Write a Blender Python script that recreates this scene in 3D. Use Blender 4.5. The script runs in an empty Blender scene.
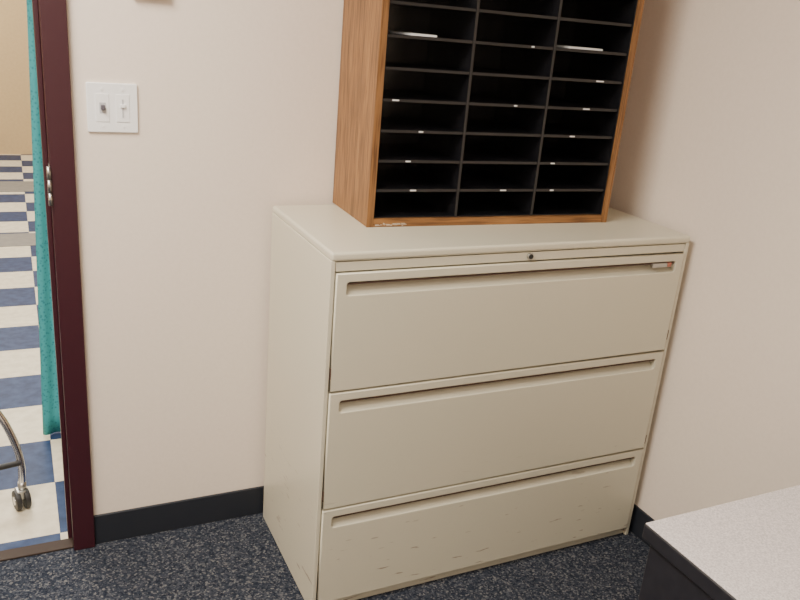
import bpy, bmesh, numpy as np, random
from math import *
from mathutils import Matrix, Vector
random.seed(3)
D=bpy.data; col=bpy.context.scene.collection

# ---------------- materials ----------------
def mat(name,c,rough=0.6,metal=0.0,spec=0.5):
    m=D.materials.new(name); m.use_nodes=True
    b=m.node_tree.nodes['Principled BSDF']
    b.inputs['Base Color'].default_value=(*c,1); b.inputs['Roughness'].default_value=rough
    b.inputs['Metallic'].default_value=metal; b.inputs['Specular IOR Level'].default_value=spec
    return m
def N(m,t,**k):
    n=m.node_tree.nodes.new(t)
    for a,v in k.items():
        if a in n.inputs: n.inputs[a].default_value=v
        else: setattr(n,a,v)
    return n
def bsdf(m): return m.node_tree.nodes['Principled BSDF']
def ramp(m,stops,interp='LINEAR'):
    r=m.node_tree.nodes.new('ShaderNodeValToRGB'); e=r.color_ramp.elements; r.color_ramp.interpolation=interp
    while len(e)<len(stops): e.new(0.5)
    for i,(p,c) in enumerate(stops): e[i].position=p; e[i].color=(*c,1)
    return r
def noisy(name,c1,c2,scale,rough,bump=0.0,stretch=(1,1,1),detail=4,spec=0.5,dist=0.002):
    m=mat(name,c1,rough,spec=spec); L=m.node_tree.links
    tc=N(m,'ShaderNodeTexCoord'); mp=N(m,'ShaderNodeMapping'); mp.inputs['Scale'].default_value=stretch
    no=N(m,'ShaderNodeTexNoise'); no.inputs['Scale'].default_value=scale; no.inputs['Detail'].default_value=detail
    r=ramp(m,[(0.35,c1),(0.65,c2)])
    L.new(tc.outputs['Object'],mp.inputs[0]); L.new(mp.outputs[0],no.inputs['Vector'])
    L.new(no.outputs[0],r.inputs[0]); L.new(r.outputs[0],bsdf(m).inputs['Base Color'])
    if bump:
        b=N(m,'ShaderNodeBump'); b.inputs['Strength'].default_value=bump; b.inputs['Distance'].default_value=dist
        L.new(no.outputs[0],b.inputs['Height']); L.new(b.outputs[0],bsdf(m).inputs['Normal'])
    m['_r']=r.name
    return m
m_wall=noisy('wall_paint',(0.81,0.71,0.615),(0.83,0.73,0.635),90,0.5,0.1,dist=0.001)
m_hallwall=noisy('hall_paint',(0.66,0.48,0.26),(0.69,0.51,0.28),40,0.6)
m_ceil=noisy('ceiling_tile',(0.78,0.76,0.72),(0.7,0.68,0.64),150,0.9,0.3)
m_cab=noisy('cabinet_enamel',(0.64,0.605,0.48),(0.65,0.615,0.49),300,0.33,0.05,dist=0.0005)
def scuffs(m):
    L=m.node_tree.links; r=m.node_tree.nodes[m['_r']]
    tc=N(m,'ShaderNodeTexCoord'); mp=N(m,'ShaderNodeMapping'); mp.inputs['Scale'].default_value=(9,9,60); mp.inputs['Rotation'].default_value=(0,0.3,0)
    n=N(m,'ShaderNodeTexNoise'); n.inputs['Scale'].default_value=1.6; n.inputs['Detail'].default_value=3
    L.new(tc.outputs['Object'],mp.inputs[0]); L.new(mp.outputs[0],n.inputs['Vector'])
    a=ramp(m,[(0.66,(0,0,0)),(0.70,(1,1,1))]); L.new(n.outputs[0],a.inputs[0])
    s=N(m,'ShaderNodeSeparateXYZ'); L.new(tc.outputs['Object'],s.inputs[0])
    mr=N(m,'ShaderNodeMapRange'); mr.inputs[1].default_value=0.42; mr.inputs[2].default_value=0.12; mr.inputs[3].default_value=0; mr.inputs[4].default_value=0.75
    L.new(s.outputs[2],mr.inputs[0])
    mu=N(m,'ShaderNodeMath',operation='MULTIPLY'); L.new(a.outputs[0],mu.inputs[0]); L.new(mr.outputs[0],mu.inputs[1])
    mx=N(m,'ShaderNodeMix',data_type='RGBA'); L.new(mu.outputs[0],mx.inputs[0]); L.new(r.outputs[0],mx.inputs[6]); mx.inputs[7].default_value=(0.25,0.17,0.12,1)
    L.new(mx.outputs[2],bsdf(m).inputs['Base Color'])
scuffs(m_cab)
m_dark=mat('dark_gap',(0.02,0.02,0.018),0.8)
m_scuff_shade=mat('scuff_shade_brown',(0.10,0.055,0.04),0.7)  # brown for the side notch marks and the painted shade in the pulls
m_base=mat('baseboard_vinyl',(0.016,0.019,0.027),0.5)
m_frame=mat('maroon_enamel',(0.040,0.008,0.014),0.38)
m_chrome=mat('chrome',(0.75,0.75,0.76),0.22,1)
m_steel=mat('brushed_steel',(0.5,0.5,0.48),0.35,1)
m_black=noisy('black_plastic_shelf',(0.008,0.008,0.010),(0.012,0.012,0.014),30,0.25)
m_rubber=mat('black_rubber',(0.02,0.02,0.02),0.5)
m_white=mat('white_plastic',(0.9,0.9,0.9),0.35)
m_paper=mat('paper',(0.85,0.85,0.85),0.6)
m_deskedge=noisy('desk_edge_black',(0.010,0.010,0.014),(0.014,0.014,0.019),60,0.42)
m_red=mat('label_red',(0.35,0.12,0.08),0.4)
m_seat=mat('chair_plastic',(0.05,0.07,0.15),0.5)
m_desk=noisy('desk_laminate',(0.50,0.465,0.47),(0.76,0.71,0.71),330,0.45,detail=8)
def carpet():
    m=mat('carpet',(0.05,0.05,0.06),0.95,spec=0.1); L=m.node_tree.links
    tc=N(m,'ShaderNodeTexCoord')
    v=N(m,'ShaderNodeTexVoronoi'); v.inputs['Scale'].default_value=210
    n=N(m,'ShaderNodeTexNoise'); n.inputs['Scale'].default_value=60; n.inputs['Detail'].default_value=6
    L.new(tc.outputs['Object'],v.inputs['Vector']); L.new(tc.outputs['Object'],n.inputs['Vector'])
    sp=N(m,'ShaderNodeSeparateColor'); L.new(v.outputs['Color'],sp.inputs[0])
    r=ramp(m,[(0.0,(0.014,0.018,0.030)),(0.3,(0.026,0.032,0.047)),(0.6,(0.042,0.049,0.066)),(0.82,(0.070,0.076,0.092)),(0.94,(0.14,0.14,0.145))])
    L.new(sp.outputs[0],r.inputs[0])
    mx=N(m,'ShaderNodeMix',data_type='RGBA',blend_type='MULTIPLY'); mx.inputs[0].default_value=0.6
    r2=ramp(m,[(0.3,(0.5,0.5,0.55)),(0.7,(1.2,1.2,1.17))]); L.new(n.outputs[0],r2.inputs[0])
    L.new(r.outputs[0],mx.inputs[6]); L.new(r2.outputs[0],mx.inputs[7]); L.new(mx.outputs[2],bsdf(m).inputs['Base Color'])
    b=N(m,'ShaderNodeBump'); b.inputs['Strength'].default_value=0.5; b.inputs['Distance'].default_value=0.003
    L.new(v.outputs['Distance'],b.inputs['Height']); L.new(b.outputs[0],bsdf(m).inputs['Normal'])
    return m
m_carpet=carpet()
def checker():
    m=mat('vinyl_tile',(1,1,1),0.5,spec=0.3); L=m.node_tree.links
    g=N(m,'ShaderNodeNewGeometry'); mp=N(m,'ShaderNodeMapping')
    s=1/0.29
    mp.inputs['Scale'].default_value=(s,s,1); mp.inputs['Location'].default_value=(0.594*s,-1.16*s,0.5)
    ck=N(m,'ShaderNodeTexChecker'); ck.inputs['Scale'].default_value=1
    n=N(m,'ShaderNodeTexNoise'); n.inputs['Scale'].default_value=25; n.inputs['Detail'].default_value=6
    a=ramp(m,[(0.35,(0.64,0.57,0.43)),(0.65,(0.76,0.69,0.54))]); c=ramp(m,[(0.35,(0.012,0.028,0.085)),(0.65,(0.03,0.058,0.145))])
    L.new(g.outputs['Position'],mp.inputs[0]); L.new(mp.outputs[0],ck.inputs['Vector'])
    L.new(g.outputs['Position'],n.inputs['Vector']); L.new(n.outputs[0],a.inputs[0]); L.new(n.outputs[0],c.inputs[0])
    L.new(a.outputs[0],ck.inputs['Color1']); L.new(c.outputs[0],ck.inputs['Color2']); L.new(ck.outputs[0],bsdf(m).inputs['Base Color'])
    return m
m_tile=checker()
def oak(name,vertical=True,k=1.0):
    m=mat(name,(0.4,0.2,0.08),0.42); L=m.node_tree.links
    tc=N(m,'ShaderNodeTexCoord'); mp=N(m,'ShaderNodeMapping')
    mp.inputs['Scale'].default_value=(14,14,1.1) if vertical else (1.1,14,14)
    n=N(m,'ShaderNodeTexNoise'); n.inputs['Scale'].default_value=3.5; n.inputs['Detail'].default_value=8; n.inputs['Distortion'].default_value=0.8
    mp2=N(m,'ShaderNodeMapping'); mp2.inputs['Scale'].default_value=(200,200,8) if vertical else (8,200,200)
    n2=N(m,'ShaderNodeTexNoise'); n2.inputs['Scale'].default_value=1.0; n2.inputs['Detail'].default_value=2
    r=ramp(m,[(0.3,(0.17*k,0.075*k,0.022*k)),(0.5,(0.27*k,0.125*k,0.040*k)),(0.7,(0.35*k,0.168*k,0.055*k))])
    r2=ramp(m,[(0.38,(0.42,0.36,0.30)),(0.52,(1,1,1))])
    mx=N(m,'ShaderNodeMix',data_type='RGBA',blend_type='MULTIPLY'); mx.inputs[0].default_value=0.85
    L.new(tc.outputs['Object'],mp.inputs[0]); L.new(tc.outputs['Object'],mp2.inputs[0])
    L.new(mp.outputs[0],n.inputs['Vector']); L.new(mp2.outputs[0],n2.inputs['Vector'])
    L.new(n.outputs[0],r.inputs[0]); L.new(n2.outputs[0],r2.inputs[0])
    L.new(r.outputs[0],mx.inputs[6]); L.new(r2.outputs[0],mx.inputs[7]); L.new(mx.outputs[2],bsdf(m).inputs['Base Color'])
    return m
m_oak=oak('oak_vertical'); m_oakh=oak('oak_horizontal',False); m_band=oak('oak_edge_band',True,0.9)
def teal():
    m=mat('teal_fabric',(0.02,0.25,0.27),0.75); L=m.node_tree.links
    tc=N(m,'ShaderNodeTexCoord'); v=N(m,'ShaderNodeTexVoronoi'); v.inputs['Scale'].default_value=90
    r=ramp(m,[(0.1,(0.02,0.20,0.24)),(0.45,(0.05,0.36,0.40))]); L.new(tc.outputs['Object'],v.inputs['Vector'])
    L.new(v.outputs['Distance'],r.inputs[0]); L.new(r.outputs[0],bsdf(m).inputs['Base Color'])
    return m
m_teal=teal()

# ---------------- helpers ----------------
def empty(name,loc=(0,0,0),rz=0):
    e=D.objects.new(name,None); e.location=loc; e.rotation_euler=(0,0,rz); col.objects.link(e); return e
def finish(bm,name,m,parent=None,bevel=0,seg=3,smooth=False):
    me=D.meshes.new(name); bm.normal_update(); bm.to_mesh(me); bm.free()
    o=D.objects.new(name,me); me.materials.append(m); col.objects.link(o)
    if parent: o.parent=parent
    if bevel:
        b=o.modifiers.new('bevel','BEVEL'); b.width=bevel; b.segments=seg; b.limit_method='ANGLE'
        smooth=True
        w=o.modifiers.new('wn','WEIGHTED_NORMAL'); w.keep_sharp=True
    if smooth:
        for p in me.polygons: p.use_smooth=True
    return o
def addbox(bm,a,b):
    r=bmesh.ops.create_cube(bm,size=1)
    for v in r['verts']:
        v.co=Vector([(a[i]+b[i])/2+v.co[i]*(b[i]-a[i]) for i in range(3)])
def box(name,a,b,m,parent=None,bevel=0,seg=3):
    bm=bmesh.new(); addbox(bm,a,b); return finish(bm,name,m,parent,bevel,seg)
def boxes(name,lst,m,parent=None,bevel=0,seg=2):
    bm=bmesh.new()
    for a,b in lst: addbox(bm,a,b)
    return finish(bm,name,m,parent,bevel,seg)
def cyl(name,c,r,h,axis,m,parent=None,bevel=0,n=32,r2=None):
    bm=bmesh.new(); bmesh.ops.create_cone(bm,cap_ends=True,segments=n,radius1=r,radius2=r if r2 is None else r2,depth=h)
    rot={'z':Matrix(),'x':Matrix.Rotation(pi/2,4,'Y'),'y':Matrix.Rotation(pi/2,4,'X')}[axis]
    bmesh.ops.transform(bm,matrix=Matrix.Translation(c)@rot,verts=bm.verts)
    o=finish(bm,name,m,parent,bevel,2)
    if not bevel:
        for p in o.data.polygons: p.use_smooth=len(p.vertices)==4
    return o
def to_mesh(cu,name,m,parent,mw=Matrix()):
    o=D.objects.new(name+'_c',cu); col.objects.link(o)
    dg=bpy.context.evaluated_depsgraph_get(); dg.update()
    me=D.meshes.new_from_object(o.evaluated_get(dg)); D.objects.remove(o)
    me.transform(mw); me.name=name; me.materials.clear(); me.materials.append(m)
    ob=D.objects.new(name,me); col.objects.link(ob); ob.parent=parent
    return ob
def tube(name,pts,r,m,parent):
    cu=D.curves.new(name,'CURVE'); cu.dimensions='3D'; s=cu.splines.new('BEZIER'); s.bezier_points.add(len(pts)-1)
    for p,q in zip(s.bezier_points,pts): p.co=q; p.handle_left_type=p.handle_right_type='AUTO'
    cu.bevel_depth=r; cu.bevel_resolution=6; cu.resolution_u=16; cu.use_fill_caps=True
    o=to_mesh(cu,name,m,parent)
    for p in o.data.polygons: p.use_smooth=True
    return o
def rrect(x0,z0,x1,z1,r,n=6):
    P=[]
    for cx,cz,a0 in ((x1-r,z1-r,0),(x0+r,z1-r,90),(x0+r,z0+r,180),(x1-r,z0+r,270)):
        for i in range(n+1):
            a=radians(a0+90*i/n); P.append((cx+r*cos(a),cz+r*sin(a)))
    return P
def plate_xz(name,outer,holes,y0,y1,m,parent,bev=0):
    cu=D.curves.new(name,'CURVE'); cu.dimensions='2D'; cu.fill_mode='BOTH'
    for P in [outer]+holes:
        s=cu.splines.new('POLY'); s.points.add(len(P)-1); s.use_cyclic_u=True
        for p,q in zip(s.points,P): p.co=(q[0],q[1],0,1)
    cu.extrude=(y1-y0)/2-bev; cu.bevel_depth=bev; cu.bevel_resolution=2; cu.offset=-bev
    return to_mesh(cu,name,m,parent,Matrix.Translation((0,(y0+y1)/2,0))@Matrix.Rotation(pi/2,4,'X'))

# ---------------- room ----------------
XR=1.13; YW=0.498; CH=2.6; XL=-2.4; YF=-3.0; T=0.12
XO=-0.562; XO2=-1.47; OUT=0.058; DH=2.05
box('wall_back',(XO+0.04,YW,0),(XR,YW+T,CH),m_wall)
boxes('wall_back_left',[((XL,YW,0),(XO2-0.04,YW+T,CH)),((XO2-0.04,YW,DH+0.04),(XO+0.04,YW+T,CH))],m_wall)
box('wall_right',(XR,YF-T,0),(XR+T,YW+T,CH),m_wall)
box('wall_left',(XL-T,YF-T,0),(XL,YW+T,CH),m_wall)
box('wall_front',(XL,YF-T,0),(XR,YF,CH),m_wall)
box('floor',(XL,YF,-0.1),(XR,YW+0.03,0),m_carpet)
box('ceiling',(XL-T,YF-T,CH),(XR+T,YW+T,CH+0.1),m_ceil)
box('baseboard_back',(XO+OUT,YW-0.008,0),(XR,YW,0.098),m_base,bevel=0.003)
box('baseboard_right',(XR-0.008,YF,0),(XR,YW-0.008,0.098),m_base,bevel=0.003)
box('baseboard_left',(XL,YF,0),(XL+0.008,YW,0.098),m_base,bevel=0.003)
# hall
HY=7.0
box('floor_hall',(-3.5,YW+0.03,-0.1),(2.5,HY+T,0),m_tile)
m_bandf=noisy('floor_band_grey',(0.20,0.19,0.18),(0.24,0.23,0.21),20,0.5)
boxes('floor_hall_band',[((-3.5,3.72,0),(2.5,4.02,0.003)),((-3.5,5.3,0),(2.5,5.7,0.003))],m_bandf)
box('wall_hall_far',(-3.5,HY,0),(2.5,HY+T,CH),m_hallwall)
box('wall_hall_left',(-3.5-T,YW+T,0),(-3.5,HY+T,CH),m_hallwall)
box('wall_hall_right',(2.5,YW+T,0),(2.5+T,HY+T,CH),m_hallwall)
boxes('wall_hall_near',[((-3.5,YW+T-0.01,0),(XL-T,YW+T+0.005,CH)),((XR+T,YW+T-0.01,0),(2.5,YW+T+0.005,CH))],m_hallwall)
box('ceiling_hall',(-3.5,YW+T,CH),(2.5,HY+T,CH+0.1),m_ceil)
# door frame
boxes('door_frame_1',[((XO,YW-0.02,0),(XO+OUT,YW+T+0.02,DH+0.05)),((XO2-OUT,YW-0.02,0),(XO2,YW+T+0.02,DH+0.05)),
   ((XO2,YW-0.02,DH),(XO,YW+T+0.02,DH+0.05)),
   ((XO-0.012,YW+0.04,0),(XO,YW+0.08,DH)),((XO2,YW+0.04,0),(XO2+0.012,YW+0.08,DH))],m_frame,bevel=0.002)
box('trim_threshold',(XO2,YW-0.005,0),(XO,YW+0.04,0.006),mat('threshold_brown',(0.035,0.02,0.013),0.7),bevel=0.002)
h=empty('door_hinge')
for i in range(3): cyl('knuckle_%d'%i,(XO-0.003,YW-0.024,1.045+0.033*i),0.005,0.031,'z',m_steel,h)
box('leaf',(XO-0.0015,YW-0.022,1.028),(XO,YW+0.02,1.128),m_steel,h)

# ---------------- filing cabinet ----------------
W,DP,H=1.102,0.472,1.02
c=empty('lateral_filing_cabinet')
boxes('side_panels',[((0,0,0),(0.012,DP,H-0.02)),((W-0.012,0,0),(W,DP,H-0.02)),((0.012,DP-0.01,0),(W-0.012,DP,H-0.02))],m_cab,c,0.002)
box('top',(0,-0.002,H-0.022),(W,DP,H),m_cab,c,0.007,4)
box('inner_body',(0.012,0.032,0.03),(W-0.012,DP-0.01,H-0.022),m_dark,c)
box('lock_rail',(0.013,0.002,H-0.047),(W-0.013,0.03,H-0.024),m_cab,c,0.002)
box('base_rail',(0.013,0.012,0.0),(W-0.013,0.03,0.028),m_cab,c,0.002)
cyl('lock',(0.550,0.0,H-0.034),0.009,0.01,'y',m_steel,c,0.001)
cyl('lock_core',(0.550,-0.005,H-0.034),0.0065,0.003,'y',m_dark,c)
dz=[(0.667,0.969),(0.331,0.661),(0.032,0.325)]
for i,(z0,z1) in enumerate(dz):
    x0,x1=0.015,W-0.015
    sx0,sx1,s1=0.042,W-0.042,z1-0.022; s0=s1-0.032
    plate_xz('drawer_front_%d'%(i+1),[(x0,z0),(x1,z0),(x1,z1),(x0,z1)],[rrect(sx0,s0,sx1,s1,0.007)[::-1]],-0.004,0.016,m_cab,c,0.0025)
    bm=bmesh.new()
    prof=[(0.014,s1+0.003),(0.031,s1+0.003),(0.031,s1-0.006),(0.027,s1-0.014),(0.012,s0+0.005),(0.002,s0-0.001),(0.010,s0-0.004),(0.014,s0-0.004)]
    A=[bm.verts.new((sx0-0.003,y,z)) for y,z in prof]; B=[bm.verts.new((sx1+0.003,y,z)) for y,z in prof]
    for k in range(1,6): bm.faces.new((A[k],B[k],B[k+1],A[k+1]))
    for X in (A,B): bm.faces.new(X[1:6])
    bm.faces.new((A[0],B[0],B[1],A[1]))
    finish(bm,'pull_recess_%d'%(i+1),m_cab,c)
    box('pull_shade_strip_%d'%(i+1),(sx0+0.003,0.0,s1-0.006),(sx1-0.003,0.028,s1-0.0025),m_scuff_shade,c)  # dark strip standing in for the shadow line under the recess top
box('label_plate',(0.972,-0.006,0.932),(1.027,0.0,0.944),m_steel,c,0.001)
box('label_mark',(1.029,-0.006,0.932),(1.043,0.0,0.944),m_red,c,0.001)
for x,z in ((0.0125,0.70),(0.0125,0.355),(W-0.0148,0.345),(W-0.0148,0.70)): box('side_notch',(x,-0.003,z),(x+0.0023,0.0,z+0.03),m_scuff_shade,c)

# ---------------- mail organizer ----------------
OW,OD,NR=0.762,0.284,12
pitch=0.0762
OH=0.022+NR*pitch+0.018
g=empty('literature_organizer',(0.174,0.208,H),radians(-2.4))
boxes('wood_sides',[((0,0.001,0),(0.018,OD,OH)),((OW-0.018,0.001,0),(OW,OD,OH))],m_oak,g,0.0015)
boxes('edge_banding',[((0,-0.001,0),(0.018,0.001,OH)),((OW-0.018,-0.001,0),(OW,0.001,OH))],m_band,g)
boxes('wood_top_bottom',[((0.018,0,0),(OW-0.018,OD,0.022)),((0.018,0,OH-0.018),(OW-0.018,OD,OH))],m_oakh,g,0.0015)
box('back_panel',(0.018,OD-0.006,0.022),(OW-0.018,OD-0.001,OH-0.018),m_black,g)
iw=OW-0.036; cw=iw/3
boxes('dividers',[((0.018+cw*k-0.004,0.006,0.022),(0.018+cw*k+0.004,OD-0.006,OH-0.018)) for k in (1,2)]+
   [((0.018,0.004,0.022),(0.021,OD-0.006,OH-0.018)),((OW-0.021,0.004,0.022),(OW-0.018,OD-0.006,OH-0.018))],m_black,g,0.001)
sh=[]
for k in range(3):
    xa=0.018+cw*k+0.004; xb=0.018+cw*(k+1)-0.004
    sh.append(((xa,0.008,0.022),(xb,OD-0.006,0.025)))
    for r in range(1,NR):
        z=0.022+r*pitch
        sh.append(((xa,0.010,z-0.004),(xb,OD-0.006,z)))
        sh.append(((xa,0.007,z-0.007),(xb,0.012,z+0.001)))
boxes('shelves',sh,m_black,g,0.0012)
pp=[]
for k,r,o,w_ in ((0,6,0.07,0.07),(2,6,0.05,0.11)):
    xa=0.018+cw*k+o; z=0.022+r*pitch
    pp.append(((xa,0.015,z+0.0012),(xa+w_,0.16,z+0.006)))
boxes('papers',pp,m_paper,g)
lb=[]
for k,r,o in ((0,3,.11),(0,1,.10),(0,2,.08),(0,4,.03),(1,1,.13),(1,4,.14),(1,6,.17),(2,4,.12),(2,2,.04),(2,1,.05),(2,5,.15),(2,3,.09)):
    xa=0.018+cw*k+o; z=0.022+r*pitch; w_=random.uniform(0.008,0.024)
    lb.append(((xa,0.0055,z-0.004),(xa+w_,0.0072,z-0.001)))
boxes('label_slips',lb,m_paper,g)
bm=bmesh.new()
for i in range(22):
    x=0.02+0.09*random.random(); w_=0.003+0.008*random.random(); z=0.001+0.007*random.random()
    addbox(bm,(x,-0.0006,z),(x+w_,0.0004,z+0.001+0.003*random.random()))
finish(bm,'chipped_edge',mat('chipped_veneer',(0.55,0.46,0.36),0.8),g)

# ---------------- light switch ----------------
s=empty('light_switch_plate',(-0.4095,YW,1.269))
plate_xz('plate',rrect(-0.060,-0.060,0.060,0.060,0.004),[],-0.007,0.0,m_white,s,0.002)
m_off=mat('switch_grey',(0.5,0.5,0.52),0.4)
boxes('switch_surround',[((-0.040,-0.0085,-0.034),(-0.008,-0.0065,0.034)),((0.008,-0.0085,-0.034),(0.040,-0.0065,0.034))],m_white,s,0.001)
box('toggle_slot',(-0.031,-0.0092,-0.013),(-0.016,-0.008,0.013),m_off,s)
bm=bmesh.new(); addbox(bm,(-0.028,-0.02,-0.004),(-0.019,-0.008,0.008)); finish(bm,'toggle',mat('toggle_dark',(0.10,0.09,0.11),0.4),s,0.0015)
box('dimmer_slider',(0.022,-0.0098,-0.022),(0.026,-0.008,0.022),m_off,s)
box('dimmer_knob',(0.018,-0.014,0.002),(0.030,-0.008,0.010),m_white,s,0.001)
for x in (-0.024,0.024):
    for z in (-0.045,0.045): cyl('screw',(x,-0.0075,z),0.003,0.002,'y',m_white,s)
t=empty('thermostat',(-0.314,YW,1.588))
box('body',(-0.045,-0.020,-0.055),(0.045,0,0.055),mat('thermostat_beige',(0.55,0.52,0.48),0.5),t,0.005)
box('dial_window',(-0.03,-0.022,0.0),(0.03,-0.019,0.03),m_dark,t,0.001)

# ---------------- desk ----------------
d=empty('office_desk')
dx,dy=0.312,-0.766; DX=XR-0.012; DYF=-2.3
box('desk_top_core',(dx,DYF,0.708),(DX,dy,0.739),m_deskedge,d,0.004)
box('laminate',(dx+0.002,DYF+0.002,0.7385),(DX-0.002,dy-0.002,0.7405),m_desk,d,0.001)
box('pedestal',(dx+0.012,DYF+0.9,0.03),(dx+0.43,dy-0.012,0.702),m_deskedge,d,0.003)
box('pedestal_cap',(dx+0.02,DYF+0.9,0.702),(dx+0.42,dy-0.02,0.708),m_dark,d)
box('pedestal_plinth',(dx+0.03,DYF+0.92,0.0),(dx+0.41,dy-0.03,0.03),m_deskedge,d)
box('modesty_panel',(dx+0.43,dy-0.05,0.15),(DX-0.03,dy-0.03,0.708),m_deskedge,d)
box('end_panel',(DX-0.03,DYF+0.02,0.0),(DX,dy-0.012,0.708),m_deskedge,d)
box('leg_panel',(dx+0.012,DYF+0.02,0.0),(dx+0.04,DYF+0.5,0.708),m_deskedge,d)

# ---------------- curtain ----------------
bm=bmesh.new(); NX,NZ=60,30; x1=-0.25
gr=[]
for j in range(NZ+1):
    z=0.004+2.3*j/NZ; xl=-0.617+0.045*min(1,z/1.5)
    row=[]
    for i in range(NX+1):
        u=i/NX; row.append(bm.verts.new((xl+(x1-xl)*u,1.2-0.008*sin(u*2*pi*6),z)))
    gr.append(row)
for j in range(NZ):
    for i in range(NX): bm.faces.new((gr[j][i],gr[j][i+1],gr[j+1][i+1],gr[j+1][i]))
cu=empty('teal_curtain')
o=finish(bm,'fabric',m_teal,cu,smooth=True); so=o.modifiers.new('s','SOLIDIFY'); so.thickness=0.003
cyl('rod',(-0.43,1.2,2.31),0.012,0.5,'x',m_steel,cu)
boxes('rod_posts',[((-0.21,1.185,0),(-0.18,1.215,2.33))],m_steel,cu)
box('post_foot',(-0.30,1.05,0),(-0.10,1.35,0.003),m_steel,cu)

# ---------------- rolling chair ----------------
ch=empty('rolling_chair',(-1.056,0.963,0),radians(15))
cx,cy=0,0
for i,(sx,sy) in enumerate(((1,-1),(1,1),(-1,-1),(-1,1))):
    tx,ty=cx+sx*0.295,cy+sy*0.295
    tube('leg_%d'%i,[(cx+sx*0.15,cy+sy*0.15,0.43),(cx+sx*0.20,cy+sy*0.21,0.40),(cx+sx*0.25,cy+sy*0.26,0.34),(cx+sx*0.288,cy+sy*0.29,0.24),(tx+sx*0.008,ty,0.15),(tx+sx*0.006,ty,0.08)],0.011,m_chrome,ch)
    cyl('caster_stem_%d'%i,(tx+sx*0.006,ty,0.075),0.012,0.03,'z',m_steel,ch)
    box('caster_fork_%d'%i,(tx-0.014,ty-0.018,0.035),(tx+0.014,ty+0.018,0.066),m_steel,ch,0.004)
    for k in (-1,1): cyl('caster_wheel_%d_%d'%(i,k),(tx+k*0.013,ty-0.005,0.032),0.032,0.016,'x',m_rubber,ch,0.003)
    for k in (-1,1): cyl('caster_hub_%d_%d'%(i,k),(tx+k*0.0215,ty-0.005,0.032),0.014,0.002,'x',m_chrome,ch)
tube('cross_bar_1',[(cx-0.3,cy-0.3,0.16),(cx,cy-0.3,0.17),(cx+0.3,cy-0.3,0.16)],0.009,m_rubber,ch)
box('seat',(cx-0.2,cy-0.2,0.43),(cx+0.2,cy+0.2,0.46),m_seat,ch,0.014)
box('backrest',(cx-0.2,cy+0.19,0.6),(cx+0.2,cy+0.215,0.88),m_seat,ch,0.012)
for sx in (-1,1): tube('back_post_%d'%sx,[(cx+sx*0.17,cy+0.17,0.43),(cx+sx*0.17,cy+0.22,0.5),(cx+sx*0.17,cy+0.222,0.8)],0.009,m_chrome,ch)

# ---------------- lights ----------------
def fixture(name,x,y,sx,sy,P,colr,z=CH):
    e=empty(name)
    boxes('housing',[((x-sx/2-0.03,y-sy/2-0.03,z-0.03),(x-sx/2,y+sy/2+0.03,z)),((x+sx/2,y-sy/2-0.03,z-0.03),(x+sx/2+0.03,y+sy/2+0.03,z)),
      ((x-sx/2,y-sy/2-0.03,z-0.03),(x+sx/2,y-sy/2,z)),((x-sx/2,y+sy/2,z-0.03),(x+sx/2,y+sy/2+0.03,z))],m_white,e)
    l=D.lights.new(name+'_lamp','AREA'); l.shape='RECTANGLE'; l.size=sx; l.size_y=sy; l.energy=P; l.color=colr
    o=D.objects.new('lamp',l); o.location=(x,y,z-0.02); o.parent=e; col.objects.link(o)
fixture('ceiling_light',-1.15,-0.65,0.6,1.2,98,(1,0.93,0.83))
fixture('ceiling_light.001',-1.0,-2.3,0.6,1.2,26,(1,0.92,0.80))
for i,y in enumerate((1.7,3.6,5.6)): fixture('ceiling_light.%03d'%(i+2),-0.9,y,1.2,0.6,70,(1,0.94,0.84))
w=D.worlds.new('world'); w.use_nodes=True; w.node_tree.nodes['Background'].inputs[0].default_value=(0.9,0.92,1,1); w.node_tree.nodes['Background'].inputs[1].default_value=0.1
bpy.context.scene.world=w

# ---------------- camera ----------------
q=[-0.63301,-1.61726,1.52571,0.46818,0.33624,0.08783,788.39]
y,p,r=q[3:6]
f=np.array([sin(y)*cos(p),cos(y)*cos(p),-sin(p)]); rt=np.array([cos(y),-sin(y),0.]); up=np.cross(rt,f)
r2=rt*cos(r)+up*sin(r); u2=-rt*sin(r)+up*cos(r)
cd=D.cameras.new('camera'); cam=D.objects.new('camera',cd); col.objects.link(cam)
cd.sensor_width=36; cd.lens=q[6]/800*36; cd.clip_start=0.05
M=Matrix.Identity(4)
for i in range(3): M[i][0]=r2[i]; M[i][1]=u2[i]; M[i][2]=-f[i]; M[i][3]=q[i]
cam.matrix_world=M
bpy.context.scene.camera=cam
